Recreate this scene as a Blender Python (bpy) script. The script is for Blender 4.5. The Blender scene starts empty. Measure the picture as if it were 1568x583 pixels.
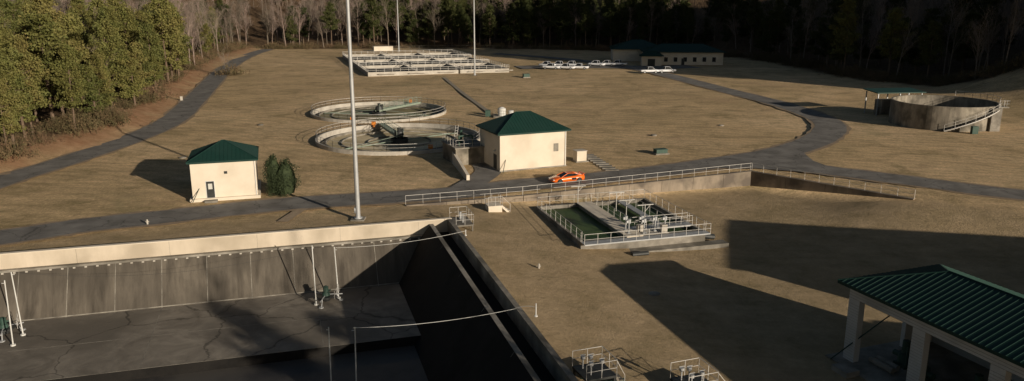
import bpy, math, random
from mathutils import Vector, Matrix
from mathutils.geometry import delaunay_2d_cdt
random.seed(7)
R=random.random
def U(a,b): return a+(b-a)*random.random()
def sstep(a,b,x):
    t=max(0.,min(1.,(x-a)/(b-a))); return t*t*(3-2*t)
sc=bpy.context.scene
# ------------------------------------------------------------ light
SUN_EL=math.radians(13.3); SX,SY=0.69,-0.724   # horizontal direction towards the sun
w=bpy.data.worlds.new("World"); sc.world=w; w.use_nodes=True
nt=w.node_tree; nt.nodes.clear()
bg=nt.nodes.new("ShaderNodeBackground"); ow=nt.nodes.new("ShaderNodeOutputWorld")
sk=nt.nodes.new("ShaderNodeTexSky"); sk.sky_type='NISHITA'; sk.sun_disc=False
sk.sun_elevation=SUN_EL; sk.sun_rotation=math.atan2(SX,SY)
sk.air_density=1.0; sk.dust_density=1.2
bg.inputs[1].default_value=0.036
nt.links.new(sk.outputs[0],bg.inputs[0]); nt.links.new(bg.outputs[0],ow.inputs[0])
sl=bpy.data.lights.new("sun","SUN"); sl.energy=5.0; sl.angle=math.radians(0.5); sl.color=(1.0,0.87,0.71)
so=bpy.data.objects.new("sun",sl); sc.collection.objects.link(so)
sd=Vector((SX*math.cos(SUN_EL),SY*math.cos(SUN_EL),math.sin(SUN_EL)))
so.rotation_euler=sd.to_track_quat('Z','Y').to_euler(); so.location=(60,-60,80)
sc.view_settings.view_transform='Standard'; sc.view_settings.look='None'; sc.view_settings.exposure=0
# ------------------------------------------------------------ camera
cd=bpy.data.cameras.new("camera"); cam=bpy.data.objects.new("camera",cd); sc.collection.objects.link(cam)
cam.location=(0,0,23); cam.rotation_euler=(math.radians(90-14.02),0,0)
cd.lens=36*1200/1568; cd.sensor_width=36; cd.clip_end=4000; sc.camera=cam
# ------------------------------------------------------------ materials
def mat(name,c1,c2=None,scale=1.0,rough=0.85,metal=0.0,bump=0.0,bscale=None,detail=6,c3=None,scale3=0.1,spec=0.3,objrand=0.0,coat=0,distort=0.0,stretch=None,obj=False,lo=0.35,hi=0.65,rot=0,crack=0,cscale=.2,cdark=.45):
    m=bpy.data.materials.new(name); m.use_nodes=True; t=m.node_tree; N=t.nodes; L=t.links
    b=N["Principled BSDF"]; b.inputs["Roughness"].default_value=rough; b.inputs["Metallic"].default_value=metal
    b.inputs["Specular IOR Level"].default_value=spec
    if coat: b.inputs["Coat Weight"].default_value=coat
    tc=N.new("ShaderNodeNewGeometry"); src=tc.outputs["Position"]
    if obj:
        tc=N.new("ShaderNodeTexCoord"); src=tc.outputs["Object"]
    if stretch:
        mp=N.new("ShaderNodeMapping"); mp.vector_type='TEXTURE'; mp.inputs["Rotation"].default_value=(0,0,math.radians(rot)); mp.inputs["Scale"].default_value=tuple(1/x for x in stretch); L.new(src,mp.inputs[0]); s2=mp.outputs[0]
    else: s2=src
    c2=c2 or tuple(x*0.8 for x in c1)
    n=N.new("ShaderNodeTexNoise"); n.inputs["Scale"].default_value=scale; n.inputs["Detail"].default_value=detail; n.inputs["Roughness"].default_value=0.65
    n.inputs["Distortion"].default_value=distort
    L.new(s2,n.inputs["Vector"])
    cr=N.new("ShaderNodeValToRGB"); cr.color_ramp.elements[0].position=lo; cr.color_ramp.elements[1].position=hi
    cr.color_ramp.elements[0].color=(*c1,1); cr.color_ramp.elements[1].color=(*c2,1)
    L.new(n.outputs[0],cr.inputs[0]); col=cr.outputs[0]
    if c3:
        n3=N.new("ShaderNodeTexNoise"); n3.inputs["Scale"].default_value=scale3; n3.inputs["Detail"].default_value=5
        L.new(src,n3.inputs["Vector"])
        r3=N.new("ShaderNodeValToRGB"); r3.color_ramp.elements[0].position=0.45; r3.color_ramp.elements[1].position=0.65
        L.new(n3.outputs[0],r3.inputs[0])
        mx=N.new("ShaderNodeMix"); mx.data_type='RGBA'; L.new(r3.outputs[0],mx.inputs[0]); L.new(col,mx.inputs[6]); mx.inputs[7].default_value=(*c3,1)
        col=mx.outputs[2]
    if crack:
        nd=N.new("ShaderNodeTexNoise"); nd.inputs["Scale"].default_value=.5; nd.inputs["Detail"].default_value=5; L.new(src,nd.inputs["Vector"])
        va=N.new("ShaderNodeVectorMath"); va.operation='MULTIPLY_ADD'; L.new(nd.outputs["Color"],va.inputs[0]); va.inputs[1].default_value=(2.5,2.5,0); L.new(src,va.inputs[2])
        vo=N.new("ShaderNodeTexVoronoi"); vo.feature='DISTANCE_TO_EDGE'; vo.inputs["Scale"].default_value=cscale; L.new(va.outputs[0],vo.inputs["Vector"])
        rc=N.new("ShaderNodeValToRGB"); rc.color_ramp.elements[0].position=0; rc.color_ramp.elements[0].color=(cdark,cdark,cdark,1); rc.color_ramp.elements[1].position=crack; rc.color_ramp.elements[1].color=(1,1,1,1)
        L.new(vo.outputs["Distance"],rc.inputs[0])
        mc=N.new("ShaderNodeMix"); mc.data_type='RGBA'; mc.blend_type='MULTIPLY'; mc.inputs[0].default_value=1; L.new(col,mc.inputs[6]); L.new(rc.outputs[0],mc.inputs[7]); col=mc.outputs[2]
    if objrand:
        oi=N.new("ShaderNodeObjectInfo"); hs=N.new("ShaderNodeHueSaturation")
        mr=N.new("ShaderNodeMapRange"); mr.inputs[3].default_value=1-objrand; mr.inputs[4].default_value=1+objrand
        L.new(oi.outputs["Random"],mr.inputs[0]); L.new(mr.outputs[0],hs.inputs["Value"])
        mr2=N.new("ShaderNodeMapRange"); mr2.inputs[3].default_value=0.5+objrand*0.06; mr2.inputs[4].default_value=0.5-objrand*0.10
        L.new(oi.outputs["Random"],mr2.inputs[0]); L.new(mr2.outputs[0],hs.inputs["Hue"])
        L.new(col,hs.inputs["Color"]); col=hs.outputs[0]
    L.new(col,b.inputs["Base Color"])
    if bump:
        nb=N.new("ShaderNodeTexNoise"); nb.inputs["Scale"].default_value=bscale or scale*3; nb.inputs["Detail"].default_value=6
        L.new(src,nb.inputs["Vector"]); bp=N.new("ShaderNodeBump"); bp.inputs["Strength"].default_value=bump; bp.inputs["Distance"].default_value=0.1
        L.new(nb.outputs[0],bp.inputs["Height"]); L.new(bp.outputs[0],b.inputs["Normal"])
    return m
M_asph=mat("asphalt",(.165,.156,.143),(.235,.223,.203),0.3,rough=.9,bump=.3,bscale=9,c3=(.14,.132,.12),scale3=.35,spec=.2,crack=.02,cscale=.28,cdark=.55)
M_shoulder=mat("road_shoulder_dirt",(.24,.18,.115),(.33,.25,.17),1.2,rough=1,bump=.5,bscale=6)
M_track=mat("worn_track_earth",(.30,.225,.15),(.37,.29,.2),.5,rough=1,bump=.5,bscale=2)
M_path=mat("path_concrete",(.26,.22,.17),(.32,.275,.21),.8,bump=.2,bscale=8)
M_conc=mat("weathered_concrete",(.17,.155,.13),(.33,.305,.26),.6,bump=.25,bscale=5,c3=(.12,.11,.09),scale3=.35)
M_concl=mat("pale_concrete",(.36,.33,.28),(.50,.47,.41),.6,bump=.15,bscale=5)
M_concwall=mat("stained_concrete",(.17,.15,.12),(.33,.295,.235),.9,stretch=(1,1,.18),c3=(.10,.09,.07),scale3=.5,bump=.2,bscale=6)
M_retain=mat("retaining_wall_concrete",(.19,.16,.12),(.31,.255,.195),.8,stretch=(1,1,.15),c3=(.12,.10,.08),scale3=.4,bump=.2,bscale=6)
M_cream=mat("cream_block",(.64,.57,.46),(.69,.62,.51),.5,bump=.15,bscale=8,c3=(.58,.51,.405),scale3=.3,rough=.9)
M_parapet=mat("cream_parapet",(.60,.52,.41),(.50,.43,.33),.6,stretch=(1,1,.3),c3=(.41,.35,.265),scale3=.25,rough=.9)
M_roof=mat("green_metal_roof",(.008,.034,.027),(.011,.042,.033),.5,rough=.6,spec=.25,c3=(.013,.041,.033),scale3=.4)
M_trim=mat("trim_dark_green",(.012,.045,.033),(.015,.05,.038),1,rough=.5)
M_white=mat("white_paint",(.66,.66,.63),(.52,.52,.49),1.5,rough=.5)
M_rail=mat("aluminium_rail",(.60,.58,.54),(.46,.45,.42),2,rough=.5,metal=.1)
M_galv=mat("galvanised_steel",(.36,.37,.37),(.45,.46,.46),1,rough=.5,metal=.3)
M_slope=mat("basin_slope_concrete",(.055,.047,.037),(.15,.13,.103),.9,stretch=(1,.16,.16),rot=16.3,rough=.9,c3=(.07,.061,.049),scale3=.14,bump=.2,bscale=4,distort=.3)
M_slopeb=mat("basin_liner_and_step_shade",(.010,.0095,.009),(.022,.020,.018),.4,rough=.85,spec=.15,c3=(.013,.012,.011),scale3=.2)  # black liner colour, also used as painted shade on the floor step
M_floor=mat("basin_floor_concrete",(.15,.132,.108),(.28,.25,.205),.3,rough=.85,c3=(.13,.115,.094),scale3=.11,bump=.2,bscale=3,distort=1.2,crack=.012,cscale=.11,cdark=.4)
M_floor2=mat("basin_wet_floor",(.04,.038,.038),(.075,.07,.065),.3,rough=.6,c3=(.08,.074,.066),scale3=.15)
M_joint=mat("joint_sealant",(.30,.28,.235),(.12,.11,.095),.8,rough=.9)
M_black=mat("black_rubber",(.02,.02,.02),(.03,.03,.03),2,rough=.8)
M_dark=mat("dark_steel",(.035,.038,.038),(.05,.052,.05),2,rough=.5,metal=.3)
M_equip=mat("green_machine_paint",(.035,.075,.058),(.055,.095,.073),2,rough=.6)
M_bridge=mat("bridge_grey_green",(.19,.24,.19),(.26,.30,.24),2,rough=.6)
M_orange=mat("orange_car_paint",(.90,.17,.015),(.86,.155,.012),1,rough=.3,coat=.8,spec=.5)
M_carw=mat("white_car_paint",(.74,.75,.76),(.69,.70,.72),1,rough=.3,coat=.5)
M_buoy=mat("orange_plastic",(.70,.24,.04),(.55,.18,.03),2,rough=.5)
M_glass=mat("dark_glass",(.012,.014,.016),(.018,.02,.022),1,rough=.08,spec=.6)
M_light=mat("lamp_lens",(.6,.60,.56),(.5,.5,.46),1,rough=.2)
M_gwater=mat("green_water",(.028,.055,.018),(.05,.085,.026),.4,rough=.45,spec=.12,bump=.05,bscale=2,c3=(.07,.105,.035),scale3=.25)
M_dwater=mat("dark_water",(.008,.009,.009),(.013,.014,.012),.4,rough=.5,spec=.08,bump=.05,bscale=2)
M_sludge=mat("settled_sludge",(.46,.38,.23),(.62,.52,.34),.25,rough=.85,c3=(.34,.28,.16),scale3=.12,distort=1)
M_mud=mat("murky_water",(.20,.175,.095),(.29,.25,.145),.2,rough=.6,spec=.15,c3=(.13,.12,.065),scale3=.12)
M_bark=mat("pine_bark",(.10,.07,.045),(.17,.12,.085),3,obj=True)
M_gbark=mat("grey_bark",(.15,.117,.088),(.25,.205,.165),2,obj=True,objrand=.3)
M_pine=mat("pine_needles",(.080,.092,.024),(.165,.166,.050),.9,obj=True,rough=.7,objrand=.26,c3=(.13,.12,.035),scale3=.3,detail=3,spec=.2)
M_shadepine=mat("shaded_pine_needles",(.035,.045,.016),(.075,.085,.03),.9,obj=True,rough=.8,objrand=.25,detail=3,spec=.1)  # pine needles darkened, forest shade put into their colour
M_hedge=mat("evergreen_foliage",(.020,.032,.013),(.042,.058,.022),3,obj=True,rough=.8)
M_brush=mat("dry_brush",(.15,.10,.055),(.085,.08,.035),1,obj=True,rough=1,objrand=.3)
M_blockw=mat("white_block_wall",(.52,.51,.49),(.62,.61,.58),.8,c3=(.44,.43,.40),scale3=.4,bump=.1,bscale=6)
def ground_mat():
    m=bpy.data.materials.new("dormant_grass_ground"); m.use_nodes=True; t=m.node_tree;N=t.nodes;L=t.links
    b=N["Principled BSDF"]; b.inputs["Roughness"].default_value=1; b.inputs["Specular IOR Level"].default_value=.05
    g=N.new("ShaderNodeNewGeometry"); P=g.outputs["Position"]
    def noise(s,d=5,vec=None,dist=0,rough=.6):
        n=N.new("ShaderNodeTexNoise"); n.inputs["Scale"].default_value=s; n.inputs["Detail"].default_value=d; n.inputs["Distortion"].default_value=dist; n.inputs["Roughness"].default_value=rough
        L.new(vec or P,n.inputs["Vector"]); return n.outputs[0]
    def ramp(f,stops):
        r=N.new("ShaderNodeValToRGB"); e=r.color_ramp.elements
        e[0].position,e[0].color=stops[0][0],(*stops[0][1],1); e[1].position,e[1].color=stops[-1][0],(*stops[-1][1],1)
        for p,c in stops[1:-1]:
            x=e.new(p); x.color=(*c,1)
        L.new(f,r.inputs[0]); return r.outputs[0]
    def mix(f,a,bb,mode='MIX'):
        x=N.new("ShaderNodeMix"); x.data_type='RGBA'; x.blend_type=mode
        if isinstance(f,float): x.inputs[0].default_value=f
        else: L.new(f,x.inputs[0])
        for i,v in ((6,a),(7,bb)):
            if isinstance(v,tuple): x.inputs[i].default_value=(*v,1)
            else: L.new(v,x.inputs[i])
        return x.outputs[2]
    big=ramp(noise(.022,5,dist=.8),[(.3,(.44,.345,.215)),(.5,(.55,.42,.27)),(.7,(.64,.495,.335))])
    mid=ramp(noise(.16,8,dist=.6,rough=.72),[(.32,(.60,.62,.55)),(.5,(1,.98,.95)),(.70,(1.2,1.15,1.09))])
    c=mix(1.0,big,mid,'MULTIPLY')
    fine=ramp(noise(2.6,9,rough=.88),[(.34,(.52,.52,.48)),(.66,(1.38,1.35,1.30))])
    c=mix(1.0,c,fine,'MULTIPLY')
    mp=N.new("ShaderNodeMapping"); mp.inputs["Rotation"].default_value=(0,0,math.radians(-62)); L.new(P,mp.inputs[0])
    wv=N.new("ShaderNodeTexWave"); wv.inputs["Scale"].default_value=.14; wv.inputs["Distortion"].default_value=14; wv.inputs["Detail"].default_value=4; wv.inputs["Detail Scale"].default_value=.3
    L.new(mp.outputs[0],wv.inputs["Vector"])
    st=ramp(wv.outputs[0],[(.0,(.92,.925,.91)),(1.,(1.05,1.04,1.04))])
    c=mix(1.0,c,st,'MULTIPLY')
    # long faint mower / tyre streaks
    ms=N.new("ShaderNodeMapping"); ms.inputs["Rotation"].default_value=(0,0,math.radians(-24)); ms.inputs["Scale"].default_value=(.035,1.0,1); L.new(P,ms.inputs[0])
    sk_=ramp(noise(.9,6,vec=ms.outputs[0],dist=.4,rough=.7),[(.35,(.84,.85,.82)),(.65,(1.12,1.11,1.10))])
    c=mix(1.0,c,sk_,'MULTIPLY')
    bp_=ramp(noise(.07,8,dist=1,rough=.74),[(.56,(0,0,0)),(.70,(.7,.7,.7))])
    c=mix(bp_,c,(.41,.28,.18))
    gp=ramp(noise(.045,8,dist=1.4,rough=.74),[(.55,(0,0,0)),(.72,(.6,.6,.6))])
    c=mix(gp,c,(.28,.25,.135))
    at=N.new("ShaderNodeAttribute"); at.attribute_name="zone"
    sp=N.new("ShaderNodeSeparateColor"); L.new(at.outputs["Color"],sp.inputs[0])
    soil=ramp(noise(.6,6),[(.35,(.30,.165,.09)),(.65,(.44,.265,.155))])
    c=mix(sp.outputs[1],c,soil)
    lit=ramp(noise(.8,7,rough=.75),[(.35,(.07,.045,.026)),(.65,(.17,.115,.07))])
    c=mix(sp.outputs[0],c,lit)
    grn=ramp(noise(.25,9,rough=.78),[(.35,(.22,.175,.10)),(.65,(.44,.335,.215))])
    c=mix(sp.outputs[2],c,grn)
    L.new(c,b.inputs["Base Color"])
    bu=N.new("ShaderNodeBump"); bu.inputs["Strength"].default_value=.6; bu.inputs["Distance"].default_value=.3
    L.new(noise(1.2,10,rough=.84),bu.inputs["Height"]); L.new(bu.outputs[0],b.inputs["Normal"])
    return m
M_ground=ground_mat()
# ------------------------------------------------------------ mesh helper
class Mesh:
    def __init__(s): s.v=[]; s.f=[]
    def add(s,vs,fs):
        o=len(s.v); s.v+= [tuple(v) for v in vs]; s.f+=[tuple(i+o for i in f) for f in fs]
    def box(s,x0,x1,y0,y1,z0,z1):
        s.add([(x0,y0,z0),(x1,y0,z0),(x1,y1,z0),(x0,y1,z0),(x0,y0,z1),(x1,y0,z1),(x1,y1,z1),(x0,y1,z1)],
              [(0,3,2,1),(4,5,6,7),(0,1,5,4),(1,2,6,5),(2,3,7,6),(3,0,4,7)])
    def hex8(s,v): s.add(v,[(0,3,2,1),(4,5,6,7),(0,1,5,4),(1,2,6,5),(2,3,7,6),(3,0,4,7)])
    def tube(s,p,q,r,r2=None,n=5,cap=True):
        p=Vector(p);q=Vector(q); r2=r if r2 is None else r2
        d=(q-p); 
        if d.length<1e-6: return
        d.normalize(); a=d.orthogonal().normalized(); b=d.cross(a)
        vs=[]
        for c,rr in ((p,r),(q,r2)):
            for i in range(n):
                t=2*math.pi*i/n; vs.append(c+a*math.cos(t)*rr+b*math.sin(t)*rr)
        fs=[(i,(i+1)%n,n+(i+1)%n,n+i) for i in range(n)]
        if cap: fs+=[tuple(range(n))[::-1],tuple(range(n,2*n))]
        s.add(vs,fs)
    def quad(s,a,b,c,d): s.add([a,b,c,d],[(0,1,2,3)])
    def poly(s,vs): s.add(vs,[tuple(range(len(vs)))])
    def rail(s,pts,h=1.05,sp=1.8,r=.024,closed=False,mid=(.5,)):
        if closed: pts=list(pts)+[pts[0]]
        for a,b in zip(pts,pts[1:]):
            a=Vector(a);b=Vector(b); L=(b-a).length; k=max(1,round(L/sp))
            for i in range(k+1):
                p=a.lerp(b,i/k); s.tube(p,p+Vector((0,0,h)),r*.9,n=4)
            for m in (1.0,)+tuple(mid):
                z=Vector((0,0,h*m)); s.tube(a+z,b+z,r if m==1.0 else r*.8,n=4)
    def obj(s,name,m,parent=None,smooth=False):
        me=bpy.data.meshes.new(name); me.from_pydata(s.v,[],s.f); me.update()
        me.materials.append(m)
        if smooth:
            for p in me.polygons: p.use_smooth=True
        o=bpy.data.objects.new(name,me); sc.collection.objects.link(o)
        if parent: o.parent=parent
        return o
def E(name,loc=(0,0,0),rz=0):
    o=bpy.data.objects.new(name,None); o.location=loc; o.rotation_euler=(0,0,math.radians(rz)); o.empty_display_size=.5
    sc.collection.objects.link(o); return o
def boxobj(name,m,parent,*a):
    q=Mesh(); q.box(*a); return q.obj(name,m,parent)
# ------------------------------------------------------------ site layout
ANG=16.3; CA,SA=math.cos(math.radians(ANG)),math.sin(math.radians(ANG))
O=(-6.3,77.4)
def loc2w(u,v): return (O[0]+u*CA-v*SA,O[1]+u*SA+v*CA)
def segdist(p,a,b):
    ax,ay=a;bx,by=b; dx,dy=bx-ax,by-ay; t=max(0,min(1,((p[0]-ax)*dx+(p[1]-ay)*dy)/(dx*dx+dy*dy)))
    return math.hypot(p[0]-ax-t*dx,p[1]-ay-t*dy)
def pdist(p,pl): return min(segdist(p,a,b) for a,b in zip(pl,pl[1:]))
def inpoly(p,pl):
    x,y=p; c=False; n=len(pl)
    for i in range(n):
        x1,y1=pl[i];x2,y2=pl[i-1]
        if (y1>y)!=(y2>y) and x<(x2-x1)*(y-y1)/(y2-y1)+x1: c=not c
    return c
W_UP=[(-12,85.2),(1.2,89.5),(32.1,102.8),(46.7,87.9)]
W_LOW=[(-11.9,84.85),(1.33,89.15),(32.02,102.3),(46.43,87.62)]
EAST=[(46.5,87.6),(62,79),(150,58)]
LOWPOLY=W_LOW+[(62,79),(150,58),(150,-90),(-80,-90),(-80,60)]
LEFT_EDGE=[(-58,40),(-67.5,90),(-67.5,100),(-66.5,112),(-66,127),(-68,146),(-75,172),(-85,208),(-97,252),(-108,305),(-112,345)]
BACK_EDGE=[(-112,345),(-60,352),(-10,352),(40,338),(88,300)]
RIGHT_EDGE=[(88,300),(92,262),(97,225),(118,180),(150,146),(230,100)]
LEFTPOLY=LEFT_EDGE+[(-112,900),(-900,900),(-900,40)]
BACKPOLY=BACK_EDGE+[(88,900),(-112,900)]
RIGHTPOLY=RIGHT_EDGE+[(900,100),(900,900),(88,900)]
def tz(x,y):
    z=0.
    if inpoly((x,y),LOWPOLY):
        z=-1.9*sstep(-11,22,x)*sstep(0,13,pdist((x,y),EAST))
    if x<-50 and inpoly((x,y),LEFTPOLY):
        d=pdist((x,y),LEFT_EDGE); z+=1.3*sstep(0,4,d)+18*sstep(30,260,d)
    if y>350: z+=62*sstep(352,640,y)
    n=.724*x+.69*y; m=.69*x-.724*y
    if x>80 and inpoly((x,y),RIGHTPOLY):
        d=pdist((x,y),RIGHT_EDGE); z+=10*sstep(0,90,d)
    if n>185 and m>-75:
        z+=70*sstep(186,222,n)*sstep(-75,40,m)*sstep(620,420,n)  # unseen hill on the right, shaped to shade the forest behind
    return z
CL=[((-26.8,157.4),13.5),((-18.6,127.6),13.5)]
def terrain():
    vs=[];es=[]
    def loop(pts,closed=True):
        o=len(vs); vs.extend(Vector(p) for p in pts); n=len(pts)
        for i in range(n if closed else n-1): es.append((o+i,o+(i+1)%n))
    loop(W_UP,False); loop(W_LOW,False)
    hole=[loc2w(-62,-.15)]+[loc2w(-62+62*i/12-.2*(i/12),-.15) for i in range(1,13)]+[loc2w(-.2,-60*i/12) for i in range(1,13)]+[loc2w(-62,-60)]
    loop(hole)
    for (cx,cy),r in CL: loop([(cx+(r-.1)*math.cos(a*math.pi/24),cy+(r-.1)*math.sin(a*math.pi/24)) for a in range(48)])
    x=-240
    while x<340:
        y=-90
        while y<440:
            st=3.2 if (-110<x<110 and 20<y<240) else 8
            px,py=x+U(-.5,.5),y+U(-.5,.5)
            if (st==3.2) or (int(round(x/3.2))%2==0 and int(round(y/3.2))%2==0):
                ok=True
                if -14<px<49 and 82<py<105 and pdist((px,py),W_UP)<1.3: ok=False
                if ok: vs.append(Vector((px,py)))
            y+=3.2
        x+=3.2
    for i in range(-8,9):
        for j in range(-4,12):
            px,py=i*200+U(-9,9),j*200+U(-9,9)
            if not(-245<px<345 and -95<py<445): vs.append(Vector((px,py)))
    for i in range(0,40):
        for j in range(10):
            vs.append(Vector((-240+i*15+U(-2,2),447+j*26+U(-2,2))))
    r=delaunay_2d_cdt(vs,es,[],0,1e-4)
    V,F=r[0],r[2]
    hp=hole; faces=[]
    for f in F:
        cx=sum(V[i].x for i in f)/3; cy=sum(V[i].y for i in f)/3
        if inpoly((cx,cy),hp): continue
        if any(math.hypot(cx-c[0],cy-c[1])<rr-.1 for c,rr in CL): continue
        faces.append(tuple(f))
    def zz(p):
        x,y=p
        z=tz(x,y)
        if abs(x-17)<31 and 84<y<104:
            if min(math.hypot(x-q[0],y-q[1]) for q in W_LOW)<.01: return -1.9*sstep(-11,22,x)*sstep(0,13,pdist((x,y),EAST))
            if min(math.hypot(x-q[0],y-q[1]) for q in W_UP)<.01: return 0.
        if y<350 and abs(x)<100 and z==0: z=.06*math.sin(x*.13+y*.07)+.05*math.sin(y*.19-x*.05)-.1
        return z
    me=bpy.data.meshes.new("ground"); me.from_pydata([(p.x,p.y,zz(p)) for p in V],[],faces); me.update()
    ca=me.color_attributes.new("zone","FLOAT_COLOR","POINT")
    for i,p in enumerate(V):
        q=(p.x,p.y); a=b=g=0.
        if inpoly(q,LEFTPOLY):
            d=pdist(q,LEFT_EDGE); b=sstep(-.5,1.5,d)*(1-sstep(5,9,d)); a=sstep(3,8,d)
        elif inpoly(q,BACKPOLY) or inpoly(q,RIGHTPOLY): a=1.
        elif p.x<-50:
            d=pdist(q,LEFT_EDGE); b=.8*sstep(3.5,.5,d)
        if inpoly(q,LOWPOLY): g=.7
        ca.data[i].color=(a,b,g,1)
    for p in me.polygons: p.use_smooth=True
    me.materials.append(M_ground)
    o=bpy.data.objects.new("ground",me); sc.collection.objects.link(o)
terrain()
# ------------------------------------------------------------ roads
def catmull(pts,k=8):
    P=[Vector(p) for p in pts]; P=[P[0]*2-P[1]]+P+[P[-1]*2-P[-2]]; out=[]
    for i in range(1,len(P)-2):
        for j in range(k):
            t=j/k; a,b,c,d=P[i-1:i+3]
            out.append(.5*((2*b)+(c-a)*t+(2*a-5*b+4*c-d)*t*t+(3*b-a-3*c+d)*t**3))
    out.append(P[-2]); return out
def ribbon(name,pts,wd,m,z,parent=None,jag=0,low=False):
    c=catmull(pts); q=Mesh(); vs=[]
    for i,p in enumerate(c):
        d=(c[min(i+1,len(c)-1)]-c[max(i-1,0)]).normalized(); n=Vector((-d.y,d.x))
        for k in (-1,-.33,.33,1):
            j=(wd/2)*k + (U(-jag,jag) if abs(k)==1 else 0)
            x,y=p.x+n.x*j,p.y+n.y*j
            vs.append((x,y,(tz(x,y) if low else max(tz(x,y),0))+z))
    fs=[]
    for i in range(len(c)-1):
        for k in range(3):
            a=i*4+k; fs.append((a,a+1,a+5,a+4))
    q.add(vs,fs); return q.obj(name,m,parent)
MAIN=[(-75,60),(-62,67),(-50,73.1),(-43.9,77.3),(-36.6,80.7),(-26.1,85.6),(-14.1,88.8),(-6.6,91),(1.3,95),(9.7,98.2),(18.8,102.4),(29,108.2),(39.6,115.2),(49.5,125.7),(57,138.7),(59.4,151.9),(58,170.9),(54.3,188.4),(49.2,214.7),(43.4,242.7),(33.6,270),(17,296),(-7,320)]
LEFTR=[(-63,70),(-65,84),(-65,96.8),(-63.6,109.2),(-62.6,126.9),(-64,145.4),(-70.1,170.9),(-80.5,209.8),(-93,258),(-103,310),(-107,352)]
BR=[(33,111.5),(38,107),(44.6,101.8),(51.1,97),(60.3,90),(80,80),(110,68),(150,58)]
for nm,pl,wd in (("access_road",MAIN,5.4),("perimeter_road",LEFTR,5.2),("branch_road",BR,5.4)):
    ribbon("road_shoulder",pl,wd+1.1,M_shoulder,.028 if nm!="branch_road" else .024,None,.32)
    ribbon(nm,pl,wd,M_asph,.045 if nm!="branch_road" else .040,None,.1)
q=Mesh(); q.poly([(28,104.6,.036),(34,104.3,.036),(40,101.8,.036),(44,104.5,.036),(43,109.5,.036),(43.8,116,.036),(36,112,.036)]); q.obj("road_junction",M_asph)
ribbon("driveway",[(-6.5,91.5),(-4.6,97),(-3.2,103),(-4.5,110)],3.6,M_asph,.035)
ribbon("parking_pavement",[(2,258),(20,262),(45,258),(60,262)],11,M_asph,.035)
ribbon("footpath",[(-19.5,226),(-12,190),(-4.5,157)],1.0,M_path,.03)
ribbon("gravel_path",[(-24,78.6),(-23.2,84.2)],1.2,M_track,.03)
e=E("garden_steps")
q=Mesh()
for i in range(9):
    t=i/8; x=11.2+t*2.3; y=113.6-t*10.2; q.box(x-.9,x+.9,y-.35,y+.35,-.1,.12+.03*(8-i)/8)
q.obj("treads",M_conc,e)
for x,y in ((-31,101),(24,131),(38,141),(-48,112),(14,80.5),(-46,142),(12,62)):
    q=Mesh(); z=tz(x,y); q.tube((x,y,z-.2),(x,y,z+.07),.5,n=16); q.tube((x,y,z+.07),(x,y,z+.1),.34,n=14); q.obj("manhole_cover",M_conc)
# ------------------------------------------------------------ retaining wall
e=E("retaining_wall")
q=Mesh(); cap=Mesh(); rl=Mesh()
for i in range(3):
    a,b=Vector(W_UP[i]),Vector(W_UP[i+1]); d=(b-a).normalized(); n=Vector((d.y,-d.x))
    L=(b-a).length; k=max(1,round(L/4.9))
    for j in range(k):
        p=a+d*(L*j/k+.02); r=a+d*(L*(j+1)/k-.02)
        zb=-2.6
        for mm,o0,o1,z0,z1 in ((q,-.06,.42,zb,.02),(cap,-.1,.47,.02,.12)):
            vs=[(*(p+n*o0),z0),(*(r+n*o0),z0),(*(r+n*o1),z0),(*(p+n*o1),z0),(*(p+n*o0),z1),(*(r+n*o0),z1),(*(r+n*o1),z1),(*(p+n*o1),z1)]
            mm.hex8(vs)
    aa=a+n*.18; bb=b+n*.18
    rl.rail([(*aa,.12),(*bb,.12)],h=1.05,sp=1.9,r=.026)
q.obj("wall_panels",M_retain,e); cap.obj("coping",M_retain,e); rl.obj("handrail",M_rail,e)
# ------------------------------------------------------------ big basin
e=E("concrete_settling_basin",(O[0],O[1],0),ANG)
boxobj("far_parapet",M_parapet,e,-62,0,-.35,0,-.6,.76)
boxobj("parapet_cap",M_cream,e,-62.05,.03,-.4,.05,.762,.84)
boxobj("ledge",M_conc,e,-62,-2.3,-.8,-.352,-.80,-.61)
q=Mesh(); u=-61.5
while u<-3: q.box(u,u+.2,-.84,-.6,-1.02,-.805); u+=.95
q.obj("ledge_brackets",M_concl,e)
q=Mesh(); u=-58
while u<-1: q.box(u,u+.02,-.356,-.35,-.6,.76); u+=7.8
q.obj("parapet_joints",M_conc,e)
q=Mesh()
q.quad((-62,-3.5,-4.5),(-6,-3.5,-4.5),(-3.28,-.75,-.81),(-62,-.75,-.81)); q.obj("far_slope",M_slope,e)
q=Mesh()
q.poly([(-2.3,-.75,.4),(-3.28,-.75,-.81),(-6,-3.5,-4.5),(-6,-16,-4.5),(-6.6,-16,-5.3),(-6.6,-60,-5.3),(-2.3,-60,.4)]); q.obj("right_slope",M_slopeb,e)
q=Mesh()
us=[]
u=-8
while u>-62: us.append(u); u-=3.9
for u in us:
    n=.012; q.quad((u-.03,-3.5,-4.5+n),(u+.03,-3.5,-4.5+n),(u+.03,-.77,-.83+n),(u-.03,-.77,-.83+n))
q.quad((-62,-3.47,-4.45),(-6,-3.47,-4.45),(-6,-3.42,-4.38),(-62,-3.42,-4.38))
q.obj("slope_joints",M_joint,e)
q=Mesh(); v=-7.5
while v>-40:
    zb=-4.5; q.quad((-6.0+.01,v,zb+.015),(-6.0+.01,v-.04,zb+.015),(-2.32,v-.04,.4),(-2.32,v,.4)); v-=7.8
q.obj("liner_seams",M_joint,e)
boxobj("floor",M_floor,e,-62,-6,-16,-3.5,-4.7,-4.5)
boxobj("lower_floor",M_floor2,e,-62,-6.6,-60,-16.02,-5.5,-5.3)
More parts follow.
